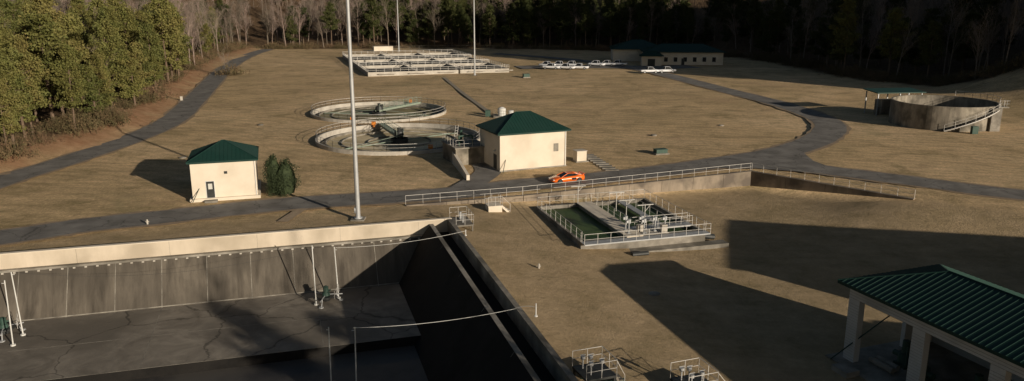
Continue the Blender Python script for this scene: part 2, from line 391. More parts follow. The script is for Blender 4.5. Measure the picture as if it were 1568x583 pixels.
q=Mesh(); q.quad((-62,-16.01,-5.3),(-6.0,-16.01,-5.3),(-6.0,-16.01,-4.505),(-62,-16.01,-4.505)); q.obj("floor_step",M_slopeb,e)  # step face coloured dark to stand in for a shadow line
q=Mesh()
for u in (-13.9,-27.5,-41,-54): q.box(u-.025,u+.025,-16,-3.5,-4.499,-4.494)
q.box(-62,-6,-9.83,-9.79,-4.499,-4.493); q.box(-62,-6,-16,-15.95,-4.499,-4.492)
q.obj("floor_joints",M_joint,e)
boxobj("right_coping",M_conc,e,-.42,0,-60,-.352,-2.5,.8)
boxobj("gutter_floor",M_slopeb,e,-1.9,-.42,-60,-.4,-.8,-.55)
boxobj("inner_curb",M_conc,e,-2.3,-1.9,-60,-.4,-.8,.42)
boxobj("left_wall",M_concwall,e,-62.4,-62.0,-60,0,-5.5,.8)
boxobj("near_wall",M_concwall,e,-62.4,0,-60.4,-60.0,-5.5,.8)
# posts, wires, aerators
def aerator(x,y,z,rz=0):
    e=E("surface_aerator",(x,y,z),rz); q=Mesh()
    for i in range(3):
        a=i*2*math.pi/3+.4; c,s=math.cos(a),math.sin(a)
        q.tube((c*1.3,s*1.3,0),(c*1.0,s*1.0,.62),.05,n=6); q.tube((c*1.35,s*1.35,.0),(c*1.35,s*1.35,.08),.22,n=8)
        q.tube((c*1.5,s*1.5,.62),(0,0,.78),.05,n=6)
    q.obj("legs",M_galv,e)
    q=Mesh(); q.tube((0,0,.6),(0,0,.72),.85,n=18); q.tube((0,0,.2),(0,0,.6),.35,n=12); q.obj("deck",M_dark,e)
    q=Mesh(); q.tube((0,0,.72),(0,0,1.0),.38,.3,n=12); q.tube((0,0,1.0),(0,0,1.5),.24,n=12); q.tube((0,0,1.5),(0,0,1.62),.27,.1,n=12); q.tube((.2,0,1.2),(.45,0,1.2),.08,n=6); q.obj("motor",M_equip,e)
    q=Mesh(); q.rail([(1,-.9,.7),(1,.9,.7)],h=.7,sp=.9,r=.02); q.obj("guard",M_rail,e)
aerator(-17.1,67.6,-4.5); aerator(-42.2,60.4,-4.5,30); aerator(-12.3,50.0,-5.3,70)
posts=[(-17.9,67.0,-4.5,5.7),(-16.2,68.6,-4.5,5.0),(-40.3,58.4,-4.5,5.6),(-40.7,60.4,-4.5,5.6),(-13.0,51.3,-5.3,5.6),(-11.2,51.2,-5.3,5.6)]
for i,(x,y,z,h) in enumerate(posts):
    q=Mesh(); q.tube((x,y,z),(x+U(-.2,.2),y+U(-.1,.1),z+h),.055,.045,n=8); q.tube((x,y,z),(x,y,z+.12),.2,n=8); q.tube((x-.1,y,z+h-.25),(x+.1,y,z+h-.25),.03,n=4)
    q.obj("cable_post",M_white)
def wire(a,b,sag,r=.018,n=14):
    q=Mesh(); a=Vector(a);b=Vector(b); P=[a.lerp(b,i/n)-Vector((0,0,4*sag*(i/n)*(1-i/n))) for i in range(n+1)]
    for p,s in zip(P,P[1:]): q.tube(p,s,r,n=4,cap=False)
    return q
q=wire((-16.2,68.6,.45),(-4.3,71.2,1.3),.35); q.obj("overhead_cable",M_white)
q=wire((-11.2,51.2,.25),(.2,52.6,1.1),.3)
q2=wire((.2,52.6,1.1),(1.75,51.9,1.5),-.15); q.add(q2.v,q2.f); q.obj("overhead_cable",M_white)
q=wire((-17.9,67,1.0),(-40.6,60.4,1.0),1.2,r=.01); q.obj("overhead_cable",M_dark)
q=Mesh(); q.tube((1.7,51.9,.8),(1.7,51.9,1.8),.045,n=6); q.tube((1.7,51.9,.8),(1.7,51.9,.9),.12,n=6); q.obj("coping_post",M_white)
q=Mesh(); q.tube((-4.4,71.2,.8),(-4.4,71.2,1.4),.04,n=6); q.tube((-4.4,71.2,.8),(-4.4,71.2,.88),.1,n=6); q.obj("coping_post",M_white)
# ------------------------------------------------------------ filter basins
e=E("filter_basin",(6.7,72.7,0),16.5)   # origin near-left corner; x right, y back
W_,D_=13.6,14.0; T=-.35
q=Mesh()
q.box(0,.35,0,D_,-2.2,T); q.box(6.3,6.6,.35,D_-.35,-2.2,T); q.box(W_-.35,W_,0,D_,-2.2,T)
q.box(.35,W_-.35,0,.35,-2.2,T); q.box(.35,W_-.35,D_-.35,D_,-2.2,T); q.box(5.0,5.25,.35,D_-.35,-2.2,T-.02)
q.box(-.3,W_+2.0,-1.3,-.002,-2.4,-1.45)
q.obj("walls",M_conc,e)
q=Mesh(); q.box(.352,4.998,.352,D_-.352,-2.2,T-.4); q.box(6.602,W_-.352,.352,D_-.352,-2.2,T-.45); q.obj("water",M_gwater,e)
boxobj("walkway",M_cream,e,4.9,6.7,.1,D_-.1,T+.003,T+.1)
q=Mesh(); q.box(6.7,W_-.3,2.2,3.3,T-.1,T+.05); q.box(.0,W_,-1.0,.0,T-.08,T+.04); q.box(9.8,10.6,3.3,D_-.3,T-.1,T+.03); q.obj("catwalks",M_galv,e)
q=Mesh()
q.rail([(.15,.1,T),(.15,D_-.1,T),(W_-.15,D_-.1,T),(W_-.15,.1,T)],sp=1.5,r=.022)
q.rail([(0,-.95,T),(W_,-.95,T)],sp=1.3,r=.026); q.rail([(0,-.95,T),(0,0,T)],sp=1); q.rail([(W_,-.95,T),(W_,0,T)],sp=1)
q.rail([(6.65,4,T),(6.65,D_-.3,T)],sp=1.5,r=.022)
q.rail([(6.7,3.3,T),(W_-.3,3.3,T)],sp=1.4,r=.026);q.rail([(6.7,2.2,T),(W_-.3,2.2,T)],sp=1.4,r=.026)
q.rail([(10.65,3.3,T),(10.65,D_-.3,T)],sp=1.6,r=.02)
q.obj("handrails",M_rail,e)
q=Mesh()
for x,y in ((5.6,1.2),(7.2,1.0),(8.6,1.4),(5.8,2.4),(9.6,1.2),(7.4,2.0)):
    q.tube((x,y,T+.1),(x,y,T+1.15),.08,n=8); q.tube((x,y,T+1.15),(x,y,T+1.55),.19,n=10); q.box(x-.32,x+.1,y-.14,y+.14,T+1.2,T+1.45)
    q.box(x-.2,x+.2,y-.2,y+.2,T,T+.12)
q.obj("gate_actuators",M_galv,e)
q=Mesh()
for x,y,h in ((7.6,6.2,2.1),(7.9,9.5,2.1),(4.9,13.5,2.1),(8.3,3.2,2.3)):
    q.tube((x,y,T),(x,y,T+h),.045,n=6); q.box(x-.9,x+.9,y-.1,y+.1,T+h,T+h+.06); q.tube((x,y,T+h*.7),(x+.6,y,T+h),.025,n=4)
q.obj("lamp_brackets",M_rail,e)
q=Mesh(); q.box(6.7,9.7,.4,2.0,T-.2,T+.02); q.box(6.8,7.4,1.5,2.0,T+.02,T+.7); q.box(9.0,9.6,.6,1.1,T+.02,T+.8); q.obj("control_boxes",M_concl,e)
q=Mesh(); q.tube((W_+.2,1.5,-1.3),(W_+1.9,1.5,-1.6),.3,n=10); q.tube((4.5,-2.1,-1.35),(6.2,-2.1,-1.35),.22,n=10); q.obj("drain_pipe",M_dark,e)
# inspection platforms
def platform(name,x,y,z,rz,wx,wy,h,steps=0,m=None):
    e=E(name,(x,y,z),rz); q=Mesh(); q.box(0,wx,0,wy,h-.15,h)
    for a in (.1,wx-.1):
        for b in (.1,wy-.1): q.box(a-.06,a+.06,b-.06,b+.06,-.8,h-.152)
    q.obj("deck",m or M_conc,e)
    q=Mesh(); q.rail([(0,0,h),(wx,0,h),(wx,wy,h),(0,wy,h)],sp=1.0,r=.022)
    q.obj("handrail",M_rail,e)
    q=Mesh()
    for i in range(steps): q.box(wx+.3*i,wx+.3*(i+1),.1,1.0,h-.22*(i+1)-.06,h-.22*(i+1))
    if steps:
        q.hex8([(wx,.02,h-.3),(wx+.3*steps,.02,-.3),(wx+.3*steps,.08,-.3),(wx,.08,h-.3),(wx,.02,h),(wx+.3*steps,.02,0),(wx+.3*steps,.08,0),(wx,.08,h)])
        q.obj("stairs",M_cream if m is M_cream else M_conc,e)
        q=Mesh(); q.tube((wx,.05,h+1),(wx+.3*steps,.05,1),.022,n=4); q.tube((wx+.3*steps,.05,1),(wx+.3*steps,.05,0),.022,n=4); q.obj("stair_rail",M_rail,e)
    return e
e=platform("inspection_platform",-5.6,75.5,-.5,16,1.8,3.2,1.0,0)
q=Mesh(); q.tube((.9,1,1),(.9,1,1.9),.08,n=8); q.tube((.9,2.2,1),(.9,2.2,1.8),.13,n=8); q.tube((.5,1,1.9),(1.3,1,1.9),.04,n=6); q.obj("valves",M_galv,e)
e=platform("access_stair",-2.6,83.4,-.55,16,1.6,1.6,.9,3,M_cream)
q=Mesh(); q.box(.03,1.57,.03,1.57,-.4,.748); q.obj("base",M_cream,e)
for x,y in ((4.6,44.2),(10.8,43.6)):
    e=platform("valve_platform",x,y,tz(x,y)-.4,20,2.1,2.1,1.1,3 if x>5 else 2,M_dark)
    q=Mesh()
    for a,b in ((.6,.6),(1.4,.7),(1.0,1.5),(.5,1.6)):
        q.tube((a,b,.9),(a,b,1.8),.05,n=8); q.tube((a,b,1.75),(a,b,1.95),.15,n=10); q.tube((a-.2,b,2.05),(a+.2,b,2.05),.025,n=4)
    q.obj("valve_actuators",M_galv,e)
    q=Mesh(); q.tube((-.6,.5,.3),(2.9,.5,.3),.24,n=12); q.tube((.5,1.6,.2),(.5,1.6,.9),.18,n=10); q.obj("pipes",M_equip,e)
def hydrant(x,y,z,m=M_concl):
    q=Mesh(); q.tube((x,y,z),(x,y,z+.08),.16,n=10);q.tube((x,y,z+.08),(x,y,z+.5),.09,n=10);q.tube((x,y,z+.5),(x,y,z+.62),.11,.03,n=10);q.tube((x-.18,y,z+.36),(x+.18,y,z+.36),.05,n=8); q.tube((x,y,z+.36),(x,y-.16,z+.36),.06,n=8); q.obj("fire_hydrant",m)
hydrant(2.4,66.2,-.85); hydrant(-37.6,77.6,-.05)
# ------------------------------------------------------------ hip roofs / buildings
def hiproof(e,x0,x1,y0,y1,z,h,th=.16,seam=.45,name="roof"):
    lx,ly=x1-x0,y1-y0; q=Mesh(); cx,cy=(x0+x1)/2,(y0+y1)/2
    if lx>=ly: r1=(x0+ly/2,cy,z+h); r2=(x1-ly/2,cy,z+h)
    else: r1=(cx,y0+lx/2,z+h); r2=(cx,y1-lx/2,z+h)
    if abs(lx-ly)<.2: r1=(cx-.1,cy,z+h); r2=(cx+.1,cy,z+h)
    a,b,c,d=(x0,y0,z),(x1,y0,z),(x1,y1,z),(x0,y1,z)
    if lx>=ly: planes=[(a,b,r2,r1),(b,c,r2),(c,d,r1,r2),(d,a,r1)]
    else: planes=[(a,b,r1),(b,c,r2,r1),(c,d,r2),(d,a,r1,r2)]
    for p in planes: q.poly(p)
    q.poly([(x0,y0,z-th),(x0,y1,z-th),(x1,y1,z-th),(x1,y0,z-th)])
    for p,s in ((a,b),(b,c),(c,d),(d,a)): q.quad((p[0],p[1],z-th),(s[0],s[1],z-th),s,p)
    q.obj(name,M_roof,e)
    sm=Mesh()
    for p in planes:
        P=[Vector(v) for v in p]; e0,e1=P[0],P[1]; d=(e1-e0); L=d.length; d.normalize()
        nrm=(P[1]-P[0]).cross(P[-1]-P[0]).normalized(); up=nrm.cross(d).normalized()
        if up.z<0: up=-up
        if nrm.z<0: nrm=-nrm
        top=[((v-e0).dot(d),(v-e0).dot(up)) for v in P[2:]]
        prof=[(0,0)]+sorted(top)+[(L,0)]
        t=seam
        while t<L-.1:
            for (t0,h0),(t1,h1) in zip(prof,prof[1:]):
                if t0<=t<=t1 and t1>t0:
                    hh=h0+(h1-h0)*(t-t0)/(t1-t0)
                    s=e0+d*t; en=s+up*max(hh-.05,.05)
                    w=d*.014; n=nrm*.028
                    sm.hex8([s-w-n*.1,s+w-n*.1,en+w-n*.1,en-w-n*.1,s-w+n,s+w+n,en+w+n,en-w+n]); break
            t+=seam
    for p,s in ((a,r1),(b,r2 if lx>=ly else r1),(c,r2),(d,r1 if lx>=ly else r2),(r1,r2)):
        sm.tube(Vector(p)+Vector((0,0,.02)),Vector(s)+Vector((0,0,.02)),.045,n=5)
    sm.obj(name+"_seams",M_roof,e)
def window(e,x,y,z,w,h):
    boxobj("window_frame",M_white,e,x-w/2-.06,x+w/2+.06,y-.04,y+.02,z-.06,z+h+.06)
    boxobj("window",M_glass,e,x-w/2,x+w/2,y-.06,y-.043,z,z+h)
# shed
e=E("storage_shed",(-36.6,87.0,0),17)
boxobj("walls",M_cream,e,0,7.1,0,7.1,0,4.45)
boxobj("base_slab",M_cream,e,-.3,7.4,-.35,7.4,-.3,.28)
hiproof(e,-.35,7.45,-.35,7.45,4.58,1.75)
boxobj("soffit",M_trim,e,-.22,7.32,-.22,7.32,4.36,4.415)
boxobj("door",M_dark,e,1.55,2.4,-.05,.02,.3,2.2); boxobj("door_frame",M_white,e,1.47,2.48,-.03,.01,.28,2.28)
boxobj("door_window",M_light,e,1.75,2.2,-.07,-.052,1.3,1.95)
boxobj("vent",M_dark,e,3.6,3.95,-.05,.02,3.0,3.3)
boxobj("downpipe",M_white,e,6.95,7.03,-.1,-.002,.28,4.36)
boxobj("foundation_step",M_conc,e,1.3,2.7,-1.1,-.352,-.2,.15)
def leafcloud(q,c,rx,rz,n,s):
    for _ in range(n):
        while True:
            p=Vector((U(-1,1),U(-1,1),U(-1,1)))
            if .45<p.length<1: break
        p=Vector((c[0]+p.x*rx,c[1]+p.y*rx,c[2]+p.z*rz)); a=Vector((U(-1,1),U(-1,1),U(-1,1))).normalized()*s*U(.6,1.3); b=a.orthogonal().normalized()*s*U(.5,1)
        q.add([p-a*.5,p+b*.6,p+a*.7],[(0,1,2)])
for x,y,h,r in ((-28.1,90.2,4.7,1.35),(-26.6,89.9,4.2,1.75)):
    q=Mesh()
    pr=lambda t: r*math.sqrt(max(.12,1-(abs(t-.42)/.62)**2.4))
    for i in range(10):
        t=i/9
        for k in range(5):
            a=U(0,6.28); o_=pr(t)*.45; leafcloud(q,(o_*math.cos(a),o_*math.sin(a),.4+t*(h-.8)+U(-.2,.2)),pr(t)*U(.5,.68),.55,120,.15)
    o=q.obj("evergreen_shrub",M_hedge); o.location=(x,y,0)
    q=Mesh(); q.tube((0,0,0),(0,0,h*.8),.12,.04); q.obj("stem",M_bark,o)
    q=Mesh()
    for i in range(6):
        z0=.3+i*(h-.8)/6; z1=.3+(i+1)*(h-.8)/6; q.tube((0,0,z0),(0,0,z1),.62*pr(i/6),.62*pr((i+1)/6),n=8)
    q.obj("inner_foliage",M_hedge,o)
# pump house
e=E("pump_house",(-1.6,102.4,0),22.5)
boxobj("walls",M_cream,e,0,9.8,0,7.6,-.3,5.0)
hiproof(e,-.5,10.3,-.5,8.1,5.15,2.2)
boxobj("soffit",M_trim,e,-.35,10.15,-.35,7.95,4.93,4.985)
boxobj("louvre_vent",M_conc,e,7.9,8.6,-.05,.02,2.2,3.3)
q=Mesh()
for i in range(6): q.box(7.95,8.55,-.09,-.052,2.28+i*.17,2.35+i*.17)
q.obj("louvre_slats",M_conc,e)
boxobj("side_door",M_dark,e,-.05,.02,1.2,2.3,-.1,2.1)
boxobj("side_lamp",M_light,e,-.25,-.02,1.6,1.8,2.5,2.7)
boxobj("downpipe",M_white,e,9.6,9.69,-.11,-.002,.1,4.93)
boxobj("plinth",M_conc,e,-.08,9.88,-.08,7.7,-.3,.15)
e=E("utility_cabinet",(9.2,108.6,0),22); boxobj("cabinet",M_cream,e,0,1.5,0,1.3,.12,1.5); boxobj("lid",M_concl,e,-.08,1.58,-.08,1.38,1.5,1.6); boxobj("pad",M_conc,e,-.25,1.75,-.25,1.55,-.1,.12)
e=E("pump_annex",(-7.2,105,0),22.5)
boxobj("block",M_concwall,e,0,4.8,1.5,7.5,-.3,2.3); boxobj("roof_slab",M_conc,e,-.15,4.9,1.3,7.6,2.3,2.48)
q=Mesh(); q.rail([(0,1.4,2.48),(4.8,1.4,2.48)],sp=1.3); q.rail([(0,1.4,2.48),(0,7.5,2.48),(4.8,7.5,2.48)],sp=1.3); q.obj("handrail",M_rail,e)
q=Mesh(); q.tube((1,3,2.48),(1,3,3.9),.13,n=8); q.tube((1,3,3.8),(3,3,3.8),.13,n=8);q.tube((3,3,3.8),(3,3,2.48),.13,n=8); q.tube((2,5,2.48),(2,5,4.3),.2,n=8); q.obj("pipework",M_equip,e)
q=Mesh(); q.tube((.5,4,2.48),(1.4,5.5,5.0),.035,n=5); q.tube((.9,4,2.48),(1.8,5.5,5.0),.035,n=5)
for i in range(7): q.tube((.5+.9*i/7,4+1.5*i/7,2.48+2.5*i/7),(.9+.9*i/7,4+1.5*i/7,2.48+2.5*i/7),.025,n=4)
q.obj("ladder",M_rail,e)
e=E("wing_wall"); q=Mesh()
pa,pb=Vector((-9.2,112)),Vector((-5.6,97.4)); d=(pb-pa).normalized(); n=Vector((-d.y,d.x))*.2
q.hex8([(*(pa-n),-.3),(*(pb-n),-.3),(*(pb+n),-.3),(*(pa+n),-.3),(*(pa-n),2.1),(*(pb-n),.7),(*(pb+n),.7),(*(pa+n),2.1)])
q.obj("wall",M_cream,e)
# ------------------------------------------------------------ clarifiers
def ringwall(q,r0,r1,z0,z1,n=72):
    vs=[]
    for i in range(n):
        a=2*math.pi*i/n; c,s=math.cos(a),math.sin(a)
        vs+=[(r0*c,r0*s,z0),(r0*c,r0*s,z1),(r1*c,r1*s,z1),(r1*c,r1*s,z0)]
    fs=[]
    for i in range(n):
        a=4*i;b=4*((i+1)%n)
        for k in range(4): fs.append((a+k,b+k,b+(k+1)%4,a+(k+1)%4))
    q.add(vs,fs)
def disc(q,r,z,n=72,zc=None):
    q.add([(r*math.cos(2*math.pi*i/n),r*math.sin(2*math.pi*i/n),z) for i in range(n)]+[(0,0,z if zc is None else zc)],[(i,(i+1)%n,n) for i in range(n)])
for idx,((cx,cy),r) in enumerate(CL):
    e=E("clarifier_tank",(cx,cy,0),0)
    q=Mesh(); ringwall(q,r-.35,r,-3.2,.42); q.obj("outer_wall",M_concl,e)
    q=Mesh(); ringwall(q,r-1.7,r-1.5,-3.2,-.12); ringwall(q,r-1.52,r-.34,-1.6,-.75); q.obj("launder_channel",M_conc,e)
    q=Mesh(); disc(q,r-1.65,-.5,zc=-.7 if idx==1 else -.5); q.obj("floor",M_sludge if idx==1 else M_mud,e)
    q=Mesh(); ringwall(q,r-4.2,r-4.05,-.9,-.3); ringwall(q,r-8.4,r-8.3,-.9,-.38,48); q.obj("inner_baffles",M_conc,e)
    q=Mesh(); n=44
    q.rail([((r-.17)*math.cos(2*math.pi*i/n),(r-.17)*math.sin(2*math.pi*i/n),.42) for i in range(n)],closed=True,sp=2.5,r=.034); q.obj("handrail",M_rail,e)
    ang=math.radians(112 if idx==1 else 60); c,s=math.cos(ang),math.sin(ang)
    br=E("bridge",(0,0,0),math.degrees(ang)); br.parent=e
    q=Mesh(); q.box(-.6,r,-.5,.5,.45,.55); q.box(-.6,r,-.56,-.5,.2,.62); q.box(-.6,r,.5,.56,.2,.62); q.obj("walkway",M_bridge,br)
    q=Mesh(); q.rail([(-.6,-.55,.6),(r,-.55,.6)],sp=1.5,r=.034); q.rail([(-.6,.55,.6),(r,.55,.6)],sp=1.5,r=.034); q.obj("bridge_rail",M_bridge,br)
    q=Mesh(); ringwall(q,1.35,1.45,-1.2,.1,20); q.tube((0,0,-2),(0,0,.45),.35,n=12); q.tube((0,0,.56),(0,0,1.2),.8,.7,n=12); q.obj("centre_well",M_dark,e)
    q=Mesh(); q.tube((0,0,1.2),(0,0,1.8),.3,n=10); q.box(.2,.8,-.2,.2,1.2,1.6); q.obj("drive_motor",M_dark,e)
    q=Mesh()
    for a in (ang+2.0,ang+5.0): q.tube((0,0,-.3),((r-2)*math.cos(a),(r-2)*math.sin(a),-.3),.1,n=5); q.tube((0,0,.5),((r-2)*math.cos(a),(r-2)*math.sin(a),-.3),.04,n=4)
    q.obj("rake_arms",M_bridge,e)
    q=Mesh()
    for a,rr,z in ((ang+.12,r-.9,-.1),(ang+3.35,r-2.6,-.5)):
        q.box(rr*math.cos(a)-.35,rr*math.cos(a)+.35,rr*math.sin(a)-.3,rr*math.sin(a)+.3,z+.6,z+1.15); q.tube((rr*math.cos(a),rr*math.sin(a),z+.2),(rr*math.cos(a),rr*math.sin(a),z+.6),.2,n=8)
    q.obj("orange_buoy",M_buoy,e)
# ------------------------------------------------------------ aeration basins (far)
e=E("aeration_basin",(-41.9,229.5,0),17.5); W_,D_=43.0,74
q=Mesh(); T=1.1
q.box(0,W_,0,.6,-.3,T); q.box(0,W_,D_-.6,D_,-.3,T)
for x in (0,W_*.33,W_*.66,W_-.6): q.box(x,x+.6,.6,D_-.6,-.3,T)
for y in (D_*.3,D_*.62):
    q.box(.6,W_*.33,y,y+1.3,0,T+.01); q.box(W_*.33+.6,W_*.66,y,y+1.3,0,T+.01); q.box(W_*.66+.6,W_-.6,y,y+1.3,0,T+.01)
q.obj("walls",M_concl,e)
boxobj("water",M_dwater,e,.5,W_-.5,.5,D_-.5,-.1,.3)
q=Mesh()
q.rail([(0,0,T),(W_,0,T),(W_,D_,T),(0,D_,T)],closed=True,sp=2.4,r=.05)
for x in (W_*.33+.3,W_*.66+.3): q.rail([(x,0,T),(x,D_,T)],sp=2.4,r=.05)
for y in (D_*.3+.1,D_*.62+.1,D_*.3+1.2,D_*.62+1.2): q.rail([(0,y,T),(W_,y,T)],sp=2.4,r=.045)
q.obj("handrails",M_rail,e)
q=Mesh()
for i in range(5): q.tube((3+i*9,-.8,.6),(8+i*9,-.8,.6),.14,n=6)
q.obj("air_pipes",M_concl,e)
q=Mesh()
for i in range(6): q.box(3+i*6.8,3.6+i*6.8,D_*.3+.2,D_*.3+.9,T,T+1.1)
q.obj("valve_boxes",M_dark,e)
# ------------------------------------------------------------ light masts
for x,y in ((-16.3,79.9),(-47.7,335),(-11,232.6)):
    e=E("light_mast",(x,y,0)); q=Mesh()
    zs=[0,.5,12,24,38]; rs=[.27,.25,.21,.17,.12]
    for a,b,r0,r1 in zip(zs,zs[1:],rs,rs[1:]): q.tube((0,0,a),(0,0,b),r0,r1,n=12,cap=False)
    q.tube((0,0,0),(0,0,.15),.45,n=12); q.box(-.38,-.24,-.13,.13,.6,1.2)
    q.obj("pole",M_galv,e,True)
    boxobj("footing",M_conc,e,-.7,.7,-.7,.7,-.4,.02)
    q=Mesh(); q.tube((0,0,37.6),(0,0,37.8),1.1,n=14)
    for i in range(8):
        a=i*math.pi/4; c,s=math.cos(a),math.sin(a); q.tube((c*1.1,s*1.1,37.6),(c*1.5,s*1.5,37.35),.22,.32,n=8)
    q.obj("floodlights",M_galv,e)
# ------------------------------------------------------------ right round tank
e=E("round_concrete_tank",(79.1,143.0,0)); r=8.9
q=Mesh(); ringwall(q,r-.4,r,-.3,4.2,64); q.obj("wall",M_concwall,e)
q=Mesh(); disc(q,r-.4,1.6); q.obj("water",M_dwater,e)
q=Mesh(); q.rail([((r-.15)*math.cos(math.radians(a)),(r-.15)*math.sin(math.radians(a)),4.2) for a in range(-40,60,10)],sp=2,r=.028); q.obj("handrail",M_rail,e)
st=Mesh(); rr=Mesh(); n=20; prev=None
for i in range(n):
    a=math.radians(-116+i*3.1); z=.2+i*4.0/n; c,s=math.cos(a),math.sin(a); c2,s2=math.cos(a+.056),math.sin(a+.056)
    st.hex8([(c*r,s*r,z-.2),(c*(r+1),s*(r+1),z-.2),(c2*(r+1),s2*(r+1),z-.2),(c2*r,s2*r,z-.2),(c*r,s*r,z+.05),(c*(r+1),s*(r+1),z+.05),(c2*(r+1),s2*(r+1),z+.05),(c2*r,s2*r,z+.05)])
    p=Vector((c*(r+1.02),s*(r+1.02),z))
    if prev:
        rr.tube(prev+Vector((0,0,1)),p+Vector((0,0,1)),.03,n=4); rr.tube(prev+Vector((0,0,.5)),p+Vector((0,0,.5)),.025,n=4); rr.tube(prev-Vector((0,0,.1)),p-Vector((0,0,.1)),.1,n=4)
    if i%3==0: rr.tube(p,p+Vector((0,0,1)),.028,n=4)
    prev=p
a0=math.radians(-54); st.box(math.cos(a0)*r-.2,math.cos(a0)*r+1.6,math.sin(a0)*r-1.0,math.sin(a0)*r+.6,4.0,4.2)
rr.rail([(math.cos(a0)*r-.2,math.sin(a0)*r-1,4.2),(math.cos(a0)*r+1.6,math.sin(a0)*r-1,4.2),(math.cos(a0)*r+1.6,math.sin(a0)*r+.6,4.2)],sp=1)
st.obj("stairs",M_conc,e); rr.obj("stair_rail",M_rail,e)
boxobj("green_cabinet",M_equip,e,-.8,.2,-11.3,-10.6,0,1.3)
boxobj("stair_support",M_conc,e,3.7,5.4,-8.7,-7.5,0,3.98) 
# canopy
e=E("canopy_shelter",(71.3,152.5,0),8)
q=Mesh()
for x in (0,4.6,9.2):
    for y in (0,4): q.box(x,x+.18,y,y+.18,-.2,4.4)
q.obj("posts",M_galv,e)
q=Mesh(); q.hex8([(-.5,-.5,4.4),(9.8,-.5,4.4),(9.8,4.6,4.7),(-.5,4.6,4.7),(-.5,-.5,4.56),(9.8,-.5,4.56),(9.8,4.6,4.86),(-.5,4.6,4.86)]); q.obj("roof",M_trim,e)
q=Mesh(); q.box(2,8,1.6,4,0,2.8); q.tube((1.0,1.5,0),(1.0,1.5,1.6),.5,n=10); q.obj("equipment",M_concwall,e)
# ------------------------------------------------------------ open workshop (bottom right)
e=E("open_bay_building",(23.3,50.9,-1.85),-69.5)   # local x runs along bays, y = depth
Lb,Db,Hh=36,8.3,5.6
q=Mesh()
for i in range(6):
    x=.1+i*5.4; q.box(x,x+.95,0,.5,-.2,Hh-1.0)
q.box(.1,Lb,.0,.5,Hh-1.0,Hh); q.box(.1,Lb,Db-.3,Db,-.2,Hh); q.box(.1,.45,5.2,Db-.302,-.2,Hh); q.box(.1,.45,.502,5.198,Hh-1.0,Hh)
q.obj("block_walls",M_blockw,e)
q=Mesh()
for i in range(5): q.box(.08,Lb,-.012,-.002,Hh-1.0+.2*i,Hh-1.0+.2*i+.015)
for i in range(6):
    for k in range(22): q.box(.09+i*5.4,1.06+i*5.4,-.012,-.002,k*.2,k*.2+.012)
q.obj("block_courses",M_conc,e)
boxobj("floor_slab",M_conc,e,-.6,Lb,-.9,Db,-.15,.06)
hiproof(e,-.5,Lb,-.6,Db+.5,Hh+.1,1.6,th=.22,seam=.42)
q=Mesh()
for x,y in ((2.6,3),(4.6,2.4),(8,3.2),(10.4,2.2)):
    q.tube((x,y,.06),(x,y,1.0),.45,n=12); q.tube((x-.9,y,.7),(x+.9,y,.7),.2,n=10); q.tube((x,y,1.0),(x,y,1.9),.25,n=10); q.box(x-.5,x+.5,y-.5,y+.5,.06,.3); q.tube((x+.5,y-.4,.2),(x+.5,y-.4,1.7),.08,n=8)
q.obj("pump_machinery",M_equip,e)
q=Mesh(); q.box(1.2,2.6,-2.0,-.9,-.1,.35); q.tube((1.4,1.2,.3),(3.4,1.2,.3),.22,n=10); q.tube((1.4,1.8,.3),(3.2,1.8,.3),.22,n=10); q.obj("stacked_pipes",M_conc,e)
e=E("unseen_caster_building",(52.5,56.5,-1.9),-15); boxobj("walls",M_cream,e,0,34,-16,0,-.5,9.3); hiproof(e,-.5,34.5,-16.5,.5,9.45,2.4)  # added out of view, sized to cast the big right-hand shadow
e=E("unseen_caster_building_low",(43.5,41.5,-1.9),-15); boxobj("walls",M_cream,e,0,9,-9,0,-.5,4.9); hiproof(e,-.5,9.5,-9.5,.5,5.05,1.6)  # added out of view for the notch in that shadow
# ------------------------------------------------------------ office
e=E("office_building",(45,268,0),-4)
boxobj("main_walls",M_cream,e,0,26,0,12,0,4.2); hiproof(e,-.8,26.8,-.8,12.8,4.35,2.4)
boxobj("wing_walls",M_cream,e,-10,8,14,28,0,4.2); hiproof(e,-10.8,8.8,12.9,28.8,4.4,2.9,name="wing_roof")
boxobj("porch_walls",M_cream,e,-1.5,5,-4.5,-.85,0,3.2); hiproof(e,-2.2,5.7,-5.2,-.9,3.35,1.5,name="porch_roof")
for i in range(6): window(e,7.0+i*3.2,-.0,1.1,1.2,1.5)
boxobj("door",M_dark,e,12.2,13.2,-.1,.02,.0,2.2)
boxobj("porch_door",M_dark,e,.5,2.9,-4.56,-4.48,.0,2.3)
